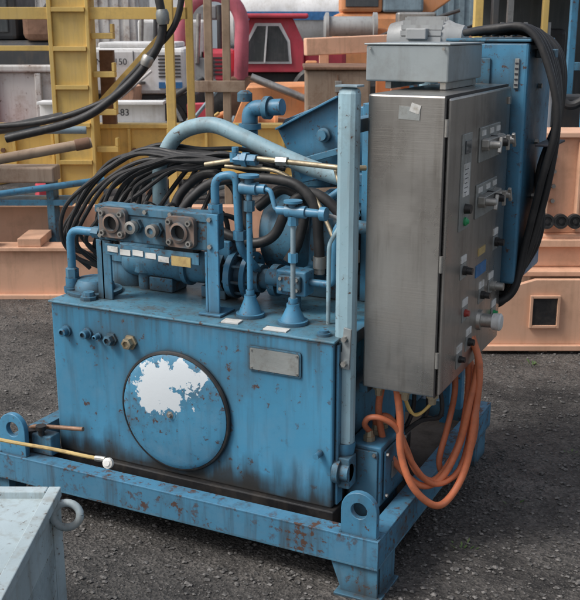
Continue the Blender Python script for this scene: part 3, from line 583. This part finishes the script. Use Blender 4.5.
y.box('base_sill',-2.4,.1,6.9,7.4,0,.12,YEL,.004);y.box('post_c',-.05,.02,7.26,7.4,.12,.63,YEL,.003);y.box('post_d',-2.3,-2.22,7.26,7.4,.12,.63,YEL,.003)
for i in range(7):y.cyl('rack_bolt',(-2.1+i*.32,7.258,.84),(-2.1+i*.32,7.24,.84),.018,RUST,6)
sb=G('salmon_steel_beam',True)
sb.box('beam_web',-2.5,.2,6.22,6.24,.03,.32,SALM,.003);sb.box('beam_top',-2.5,.2,6.18,6.36,.32,.345,SALM,.004);sb.box('beam_foot',-2.5,.2,6.18,6.36,0,.03,SALM,.004)
sb.box('rear_beam',-2.5,.2,6.7,6.8,.25,.52,SALM,.005);sb.box('rear_beam_foot',-2.4,-2.2,6.7,6.8,0,.25,SALM,.005);sb.box('rear_beam_foot_b',-.1,.1,6.7,6.8,0,.25,SALM,.005)
sb.box('clip',-2.0,-1.9,6.19,6.30,.345,.42,RUSTW,.004);sb.box('link',-1.75,-1.60,6.2,6.5,.346,.40,SALM,.004)
pr=G('steel_pipe_stack',True)
pr.cyl('blue_pipe',(-2.6,5.9,.62),(-1.25,6.6,.72),.022,BLUE,14);pr.cyl('blue_pipe_b',(-2.6,6.4,1.07),(-1.35,6.6,1.05),.026,BLUEY,14);pr.cyl('dark_pipe',(-2.6,6.2,.93),(-1.5,6.6,1.14),.03,DGREY,14)
pr.box('rust_tray',-2.6,-1.55,6.45,6.65,.72,.82,TAN,.01);pr.box('rust_tray_b',-2.6,-1.45,6.5,6.7,.56,.60,BLUE,.004)
pr.box('rack_foot',-2.5,-2.45,6.5,6.65,.0,.72,BLUED,.004);pr.box('rack_foot_b',-1.62,-1.57,6.5,6.65,.0,.72,BLUED,.004)
tpole=G('timber_pole',True);tpole.cyl('pole',(-2.6,4.7,.88),(-1.02,5.1,1.135),.026,WOOD,12)
tpole.cyl('collar',(-1.10,5.08,1.122),(-1.03,5.098,1.134),.030,RUST,12);tpole.box('trestle',-2.6,-2.5,4.65,4.75,0,.86,DGREY,.01)
bh=G('loading_hose',True)
bh.tube('hose_a',[(-1.6,5.6,1.10),(-1.2,5.6,1.2),(-.98,5.6,1.33),(-.80,5.6,1.50),(-.70,5.6,1.68),(-.72,5.6,1.9),(-.8,5.7,2.3)],.024,RUB,12)
bh.tube('hose_b',[(-2.6,6.0,1.12),(-1.6,5.9,1.15),(-1.1,5.8,1.28),(-.92,5.7,1.42),(-.78,5.65,1.56),(-.63,5.6,1.72),(-.58,5.6,1.95),(-.6,5.7,2.3)],.018,RUB,12)
bh.lathe('coupling',(-.80,5.59,1.50),(.4,0,.9),[(0,.028),(.02,.034),(.05,.034),(.06,.028),(.06,0)],STEEL,12)
bh.lathe('coupling_b',(-.69,5.59,1.72),(-.1,0,1),[(0,.028),(.02,.036),(.06,.036),(.08,.028),(.08,0)],PLATE,12)
bh.box('hanger',-.85,-.5,5.6,6.9,2.28,2.36,YEL,.004);bh.box('hanger_post',-.85,-.79,6.9,6.96,0,2.36,YEL,.004)
tp=G('timber_post',True);tp.box('post',-.76,-.69,9.0,9.09,0,2.4,WOOD,.006);tp.box('post_b',-.60,-.53,9.0,9.08,0,2.4,WOOD,.006);tp.box('batten',-.90,-.40,8.98,9.0,1.15,1.25,TAN,.004)

def texty(g,body,s_,D,z,size):g.text(body,(s_,D,z),size,(math.pi/2,0,0),TEXTM)
wt=G('white_generator_trailer',True)
wt.box('canopy',-3.0,-1.55,15,16.6,.75,1.42,WHITE,.06);wt.box('canopy_top',-2.85,-1.7,15.1,16.5,1.42,1.50,WHITE,.03)
wt.box('door_seam',-2.32,-2.31,14.992,14.999,.80,1.38,TEXTM,0);wt.box('door_handle',-2.25,-2.15,14.97,14.999,.9,.94,DGREY,.005)
for i in range(7):wt.box('vent_slot',-1.95,-1.62,14.985,14.999,1.0+i*.05,1.02+i*.05,DGREY,0)
wt.box('skirt_blue',-1.95,-1.60,14.98,14.998,.84,.93,BLUL,0);wt.box('chassis',-3.1,-1.4,15.1,16.5,.45,.75,DGREY,.02)
for a in(-2.7,-1.9):wt.lathe('wheel',(a,15.0,.35),(0,1,0),[(0,.2),(.02,.34),(.2,.35),(.22,.2),(.22,0)],RUB,28)
texty(wt,'MOS150',-2.64,14.99,1.22,.13)
wt.box('drawbar',-3.6,-3.0,15.5,15.6,.5,.6,DGREY,.02)
wc=G('white_engine_unit',True)
wc.box('base',-2.9,-1.3,18,19.2,0,1.2,GREY,.03);wc.box('hood',-2.7,-1.5,18.1,19.1,1.2,1.85,WHITE,.05);wc.box('duct',-2.3,-1.9,18.0,18.1,1.3,1.7,GREY,.02)
for i in range(5):wc.cyl('pipework',(-2.65+i*.25,18.0,1.1),(-2.6+i*.25,18.0,1.95+.1*(i%2)),.04,[STEEL,DGREY,STEEL,RUST,STEEL][i],12)
wc.box('roof_box',-2.0,-1.3,18.2,19,1.85,2.1,GREY,.03)
wb=G('white_steel_beam',True)
wb.box('web',-2.4,-1.2,9.6,9.62,.83,1.0,WHITE,.005);wb.box('top_flange',-2.4,-1.2,9.5,9.74,1.0,1.03,WHITE,.005);wb.box('bottom_flange',-2.4,-1.2,9.5,9.74,.80,.83,WHITE,.005);wb.box('trestle',-2.0,-1.9,9.5,9.74,0,.80,RUST,.01);wb.box('trestle_b',-1.4,-1.3,9.5,9.74,0,.80,RUST,.01)
texty(wb,'-83',-1.60,9.595,.92,.09)
rk=G('rusty_white_skip',True)
rk.box('wall',-4.6,-2.55,11.5,11.56,.55,1.22,RUSTW,.02);rk.box('rim',-4.65,-2.5,11.44,11.60,1.22,1.30,RUSTW,.02);rk.box('floor',-4.6,-2.55,11.56,13,.5,.6,RUSTW,.02);rk.box('end_wall',-2.6,-2.54,11.561,13,.6,1.2195,RUSTW,.02);rk.box('skid',-4.5,-2.6,11.6,12.9,0,.5,RUST,.02)
for i in range(4):rk.box('rib',-4.4+i*.5,-4.33+i*.5,11.45,11.499,.56,1.21,RUSTW,.01)
dm=G('dark_tracked_machine',True)
dm.box('body',-4.6,-2.9,13,14.5,.7,1.55,DGREY,.08);dm.box('cab',-4.4,-3.5,13.1,14.2,1.55,2.6,DGREY,.06);dm.box('cab_window',-4.3,-3.6,13.07,13.099,1.65,2.4,GLASS,.02);dm.box('track',-4.8,-2.7,12.95,13.4,.0,.6,RUB,.15);dm.box('counterweight',-3.4,-2.9,12.95,14.3,1.551,1.95,RUST,.08)
dm.beam('boom',(-3.3,13.3,1.6),(-2.6,13.3,2.5),.2,.25,DGREY,.02)
rt=G('red_tractor',True)
rt.plate('cab_frame',(-1.0,17.9,.95),(1,0,0),(0,0,1),[(.0,0),(1.25,0),(1.25,.50),(1.05,.92),(.30,.92),(.08,.50)],[],-1.0,RED,.02)
rt.plate('cab_side_window',(-.92,17.89,1.0),(1,0,0),(0,0,1),[(.10,.10),(.95,.10),(.92,.49),(.76,.79),(.31,.79),(.14,.45)],[],.02,WHITE,.0)
rt.plate('window_glass',(-.92,17.865,1.0),(1,0,0),(0,0,1),[(.14,.14),(.90,.14),(.87,.48),(.72,.74),(.35,.74),(.18,.44)],[],.01,GLASS,.0)
rt.beam('window_bar',(-.45,17.84,1.12),(-.40,17.84,1.75),.03,.03,WHITE,0)
rt.box('cab_roof',-.98,.32,17.7,18.95,1.87,1.95,RED,.03)
rt.box('hood',-1.55,-.98,18.0,18.8,.75,1.35,RED,.08);rt.box('grille',-1.57,-1.551,18.05,18.75,.8,1.3,DGREY,.02)
for i in range(5):rt.box('hood_louvre',-1.45,-1.1,17.985,17.999,.9+i*.07,.93+i*.07,DGREY,0)
rt.box('chassis',-1.5,.4,18.1,18.7,.45,.949,DGREY,.03);rt.box('bonnet_rear',.25,1.0,18.0,18.8,.95,1.45,RED,.08)
for a,r in((-1.2,.38),(.55,.55)):rt.lathe('wheel',(a,17.75,r),(0,1,0),[(0,r*.4),(.03,r*.55),(.03,r*.9),(.08,r),(.3,r),(.33,r*.8),(.33,0)],RUB,32)
rt.cyl('exhaust',(-1.25,18.2,1.3),(-1.25,18.2,2.1),.05,DGREY,12)
fd=G('red_flexible_duct',True)
fd.tube('duct',[(-1.85,16.8,1.3),(-1.78,16.8,1.75),(-1.6,16.8,2.1),(-1.25,16.8,2.24),(-.95,16.8,2.12),(-.80,16.8,1.85),(-.80,16.8,1.4),(-.82,16.9,.9)],.12,PINK,18)
fd.box('duct_base',-2.1,-1.6,16.6,17.1,0,1.3,GREY,.03);fd.box('duct_end',-1.0,-.6,16.8,17.2,0,.92,RUST,.03)
ob=G('orange_loader_bucket',True)
ob.plate('bucket_side',(-.75,13.0,.40),(1,0,0),(0,0,1),[(0,.1),(.3,0),(1.35,0),(1.5,.35),(1.2,.60),(.2,.58)],[],-.9,ORG,.02)
ob.box('blade',-.9,.85,12.95,13.0,.25,.5,ORG,.01);ob.cyl('ram',(-.5,12.9,1.1),(.4,12.9,.75),.05,STEEL,12);ob.box('arm',.2,.35,12.9,13.1,.4,1.3,ORG,.02);ob.box('foot',-.6,.6,13.0,13.8,0,.39,RUST,.02)
wv=G('white_tanker_truck',True)
wv.lathe('tank',(-1.6,26,2.0),(1,0,0),[(0,0),(.05,.6),(.2,.75),(2.9,.75),(3.05,.6),(3.1,0)],WHITE,32);wv.box('stripe',-1.2,1.2,25.2,25.24,1.9,2.1,BLUL,0);wv.box('chassis',-1.8,2.2,25.5,26.5,.8,1.3,DGREY,.03)
wv.box('cab',1.5,2.9,25.2,26.8,.8,2.9,WHITE,.08);wv.box('windscreen',1.7,2.7,25.17,25.199,1.9,2.6,GLASS,.02)
for a in(-1.2,.2,2.2):wv.lathe('wheel',(a,25.3,.5),(0,1,0),[(0,.25),(.02,.48),(.3,.5),(.3,0)],RUB,24)
tb=G('rusty_site_box',True);tb.box('body',.14,.72,9.0,9.8,.0,1.34,TAN,.02);tb.box('lid',.12,.74,8.97,9.83,1.341,1.375,RUST,.01)
tb.box('panel_seam',.42,.43,8.99,8.999,.05,1.3,RUST,0);tb.box('hasp',.40,.46,8.96,8.99,1.15,1.25,STEEL,.004);tb.box('panel_edge',.16,.70,8.99,8.999,1.0,1.03,TAN,.003)
ol=G('orange_steel_frame',True)
ol.beam('long_girder',(.15,10.2,1.52),(2.1,10.5,1.60),.16,.17,SALM,.01)
ol.box('girder_lower',.2,2.0,10.1,10.22,1.20,1.32,ORG,.01);ol.box('girder_base',.2,2.0,10.3,10.42,.72,.9,SALM,.01)
for i in range(3):ol.box('post_%d'%i,.3+i*.75,.40+i*.75,10.43,10.53,0,1.50,SALM,.006)
ol.box('plate',.9,1.9,10.56,10.6,.9,1.7,ORG,.01);ol.lathe('drum',(.35,10.6,1.72),(1,0,0),[(0,.10),(.02,.14),(.05,.14),(.06,.10),(.5,.10),(.51,.14),(.55,.14),(.55,0)],GREY,24)
ol.box('winch_box',1.1,1.5,10.5,10.7,1.70,1.86,STEEL,.02);ol.cyl('winch_handle',(1.5,10.6,1.8),(1.75,10.6,1.88),.02,DGREY,10);ol.tube('slack_cable',[(.9,10.4,1.62),(1.2,10.35,1.72),(1.6,10.35,1.66),(1.9,10.4,1.74)],.015,RUB,8)
ex=G('orange_excavator',True)
ex.box('house',.9,2.6,20,22,.9,2.0,ORG,.12);ex.box('cab',1.0,1.8,20,21.2,2.0,3.1,ORG,.06);ex.box('cab_glass',1.08,1.72,19.97,19.999,2.1,2.95,GLASS,.02);ex.box('track',.7,2.8,19.8,20.4,0,.8,RUB,.2);ex.beam('boom',(2.2,20.5,1.8),(4.2,20.5,3.2),.35,.4,ORG,.03);ex.box('engine_cover',1.8,2.6,20.0,21.9,2.0,2.3,BLUEY,.05)
fk=G('yellow_forklift',True)
fk.box('mast_a',1.55,1.62,8.6,8.7,0,2.7,YEL,.005);fk.box('mast_b',1.70,1.75,8.6,8.7,0,2.7,DGREY,.005)
fk.box('overhead_guard',1.6,3.0,8.7,9.9,2.15,2.22,DGREY,.01);fk.box('counterweight',1.8,3.0,8.8,10.2,.3,1.05,DGREY,.08)
for a in(1.85,2.15,2.4,2.62,2.9):fk.box('guard_pillar',a,a+.05,8.72,8.78,1.05,2.15,[DGREY,YEL,DGREY,STEEL,DGREY][int(a*10)%5],.005)
fk.box('seat',2.1,2.5,9.2,9.6,1.05,1.7,RUB,.05);fk.box('dash',1.9,2.3,8.9,9.0,1.05,1.45,STEEL,.02);fk.box('side_rail',1.75,3.0,8.68,8.719,1.35,1.42,BLUED,.005)
fk.box('rear_screen',1.8,3.0,9.9,9.95,1.05,2.15,GLASS,.01)
for i in range(6):fk.box('grille_bar',1.80+i*.2,1.83+i*.2,8.74,8.77,1.45,1.75,GREY,.003)
for a in(1.95,2.8):fk.lathe('wheel',(a,8.75,.3),(0,1,0),[(0,.12),(.02,.28),(.2,.3),(.2,0)],RUB,24)
bs=G('blue_steel_stillage',True)
for a in(1.93,2.05,2.20):bs.box('upright',a,a+.04,6.6,6.66,0,2.4,BLUE,.005)
for z in(.95,1.35,1.75,1.95):bs.box('rail',1.93,2.7,6.67,6.71,z,z+.05,BLUED,.004)
bs.box('back_upright',2.0,2.05,7.3,7.35,0,2.4,BLUE,.005);bs.box('stored_part',1.75,2.3,7.0,7.2,.5,1.25,DGREY,.03);bs.cyl('roller',(1.75,6.9,1.0),(1.75,6.9,1.5),.05,WHITE,16)
bs.box('shelf',1.7,2.4,6.9,7.25,.45,.49,BLUED,.004);bs.tube('draped_hose',[(1.7,6.9,1.55),(1.8,6.8,1.3),(1.9,6.75,1.2),(2.1,6.75,1.35),(2.3,6.8,1.6)],.03,RUB,10)
sm=G('salmon_machine_base',True)
sm.plate('side_web',(.95,5.12,.05),(1,0,0),(0,0,1),[(.10,0),(1.2,0),(1.2,.36),(.36,.36),(.16,.30),(.10,.24)],[],.03,SALM,.004)
sm.box('window_shade_sheet',1.30,1.43,5.080,5.0885,.16,.31,BLACK,.002)  # black sheet on the solid web, painting the shade inside an open window
for q in((1.285,1.2995,.145,.325),(1.4305,1.445,.145,.325)):sm.box('window_frame',q[0],q[1],5.07,5.0895,q[2],q[3],SALM,.002)
sm.box('window_frame_top',1.30,1.43,5.07,5.0895,.3105,.325,SALM,.002);sm.box('window_frame_bottom',1.30,1.43,5.07,5.0895,.145,.1595,SALM,.002)
sm.box('sole_plate',1.02,2.2,5.06,5.30,.02,.049,SALM,.003);sm.box('foot',1.30,1.40,5.1,5.2,0,.0195,RUST,.002)
sm.box('deck',1.0,2.2,5.15,5.9,.412,.44,SALM,.004);sm.box('upper_block',1.10,2.2,5.25,5.7,.441,.62,SALM,.01)
sm.box('upper_ledge',1.08,2.2,5.21,5.2495,.56,.60,SALM,.004)
sm.box('column',1.36,1.60,5.3,5.5,.621,1.14,SALM,.006);sm.box('column_rib',1.37,1.385,5.24,5.299,.64,1.12,SALM,.003);sm.box('column_rib_b',1.54,1.555,5.24,5.299,.64,1.12,SALM,.003);sm.box('arm',1.05,1.359,5.34,5.42,.98,1.06,SALM,.006);sm.box('cap',1.30,2.0,5.26,5.54,1.141,1.17,SALM,.005)
sm.beam('gusset',(1.12,5.38,.62),(1.36,5.38,.98),.05,.06,SALM)
for z in(.80,.88,.96,1.04):sm.cyl('bolt',(1.42,5.30,z),(1.42,5.28,z),.012,STEEL,6)
for a in(0,.075,.15):sm.lathe('black_roller',(1.38+a,5.24,.70),(0,-1,0),[(0,.040),(.03,.040),(.03,.028),(.022,.026),(.022,.012),(.032,.012),(.032,0)],RUB,20)
sm.box('rear_mass',1.4,2.4,6.0,6.3,.3,.95,SALM,.01);sm.box('rear_mass_foot',1.5,2.3,6.0,6.3,0,.3,RUST,.01)
wh=G('warehouse',True)
wh.box('wall',-16,16,42,52,0,5.5,WALL,.02);wh.box('roof',-16.3,16.3,41.7,52.3,5.5,5.8,GREY,.02)
for i in range(8):wh.box('roller_door',-14+i*3.8,-11.5+i*3.8,41.9,41.999,0,3.6,[GREY,BLUEG,WHITE,GREY][i%4],.02)
for i in range(60):wh.box('cladding_rib',-15.9+i*.53,-15.85+i*.53,41.95,41.999,3.7,5.45,WALL,0)
sc=G('shipping_container',True)
sc.box('body',-9.5,-3.6,24,26.4,0,2.6,RUSTW,.03)
for i in range(24):sc.box('corrugation',-9.4+i*.24,-9.28+i*.24,23.96,23.999,.15,2.45,RUSTW,.005)
sc2=G('shipping_container',True)
sc2.box('body',3.2,9.2,23,25.4,0,2.6,BLUEY,.03)
for i in range(24):sc2.box('corrugation',3.3+i*.24,3.42+i*.24,22.96,22.999,.15,2.45,BLUEY,.005)
jk=G('scrap_machinery_pile',True)
mats=[ORG,SALM,RUST,YEL,GREY,WHITE,BLUEY,DGREY,TAN,RED,RUSTW,STEEL]
for i in range(200):
    D=random.uniform(9.8,17);s0=random.uniform(-.30,.33)*D;w=random.uniform(.06,.4);h=random.uniform(.06,.40);z=random.choice([0,0,.2,.4,.6]);mt=random.choice(mats)
    q=random.random()
    if q<.35:jk.box('part_%d'%i,s0,s0+w,D,D+random.uniform(.1,.4),z,z+h,mt,.01,rz=random.uniform(-.5,.5),ry=random.uniform(-.25,.25))
    elif q<.55:
        r=random.uniform(.05,.16);jk.lathe('flanged_part_%d'%i,(s0,D,z+r),(1,random.uniform(-.4,.4),random.uniform(-.2,.2)),[(0,r),(.03,r),(.03,r*.6),(w*.6,r*.6),(w*.6,r),(w*.6+.03,r),(w*.6+.03,0)],mt,18)
    elif q<.75:jk.cyl('bar_%d'%i,(s0,D,z+.05),(s0+w*2.6,D+.3,z+random.uniform(.05,.6)),random.uniform(.015,.05),mt,12)
    elif q<.9:
        jk.beam('angle_%d'%i,(s0,D,z),(s0+random.uniform(-.3,.5),D+.2,z+random.uniform(.2,.8)),.05,.03,mt,.003)
    else:jk.tube('loose_hose_%d'%i,[(s0,D,z),(s0+.1,D,z+.3),(s0+.3,D+.1,z+.38),(s0+.5,D,z+.1),(s0+.6,D,0)],.025,RUB,8)

# ================================================================ LIGHT & CAMERA
w=bpy.data.worlds.new("World");scene.world=w;w.use_nodes=True;nt=w.node_tree
sky=nt.nodes.new('ShaderNodeTexSky');sky.sky_type='NISHITA';sky.sun_disc=False
SD=Vector((-.55,-.55,.95)).normalized()
el=math.asin(SD.z);az=math.atan2(SD.x,SD.y)
sky.sun_elevation=el;sky.sun_rotation=az;sky.dust_density=4;sky.air_density=1;sky.ozone_density=1
bg=nt.nodes['Background'];bg.inputs[1].default_value=.15
hs=nt.nodes.new('ShaderNodeHueSaturation');hs.inputs['Saturation'].default_value=.5
nt.links.new(sky.outputs[0],hs.inputs['Color']);nt.links.new(hs.outputs[0],bg.inputs[0])
ld=bpy.data.lights.new('sun','SUN');ld.energy=2.0;ld.angle=math.radians(18);ld.color=(1,.975,.94)
lo=bpy.data.objects.new('sun',ld);col.objects.link(lo);lo.rotation_euler=SD.to_track_quat('Z','Y').to_euler()
th=math.radians(15.4)
fh=Vector((-math.sin(YAW),math.cos(YAW),0));R=Vector((math.cos(YAW),math.sin(YAW),0));Z=Vector((0,0,1))
F=fh*math.cos(th)-Z*math.sin(th);Up=fh*math.sin(th)+Z*math.cos(th)
cd=bpy.data.cameras.new('camera');co=bpy.data.objects.new('camera',cd);col.objects.link(co)
cd.sensor_fit='HORIZONTAL';cd.sensor_width=36;cd.lens=36*986/580;cd.clip_end=500;cd.clip_start=.05
cd.dof.use_dof=True;cd.dof.focus_distance=3.2;cd.dof.aperture_fstop=14
M=Matrix((( R.x,Up.x,-F.x,0),(R.y,Up.y,-F.y,0),(R.z,Up.z,-F.z,1.7),(0,0,0,1)));co.matrix_world=M
scene.camera=co
scene.view_settings.view_transform='Standard';scene.view_settings.look='None';scene.view_settings.exposure=0
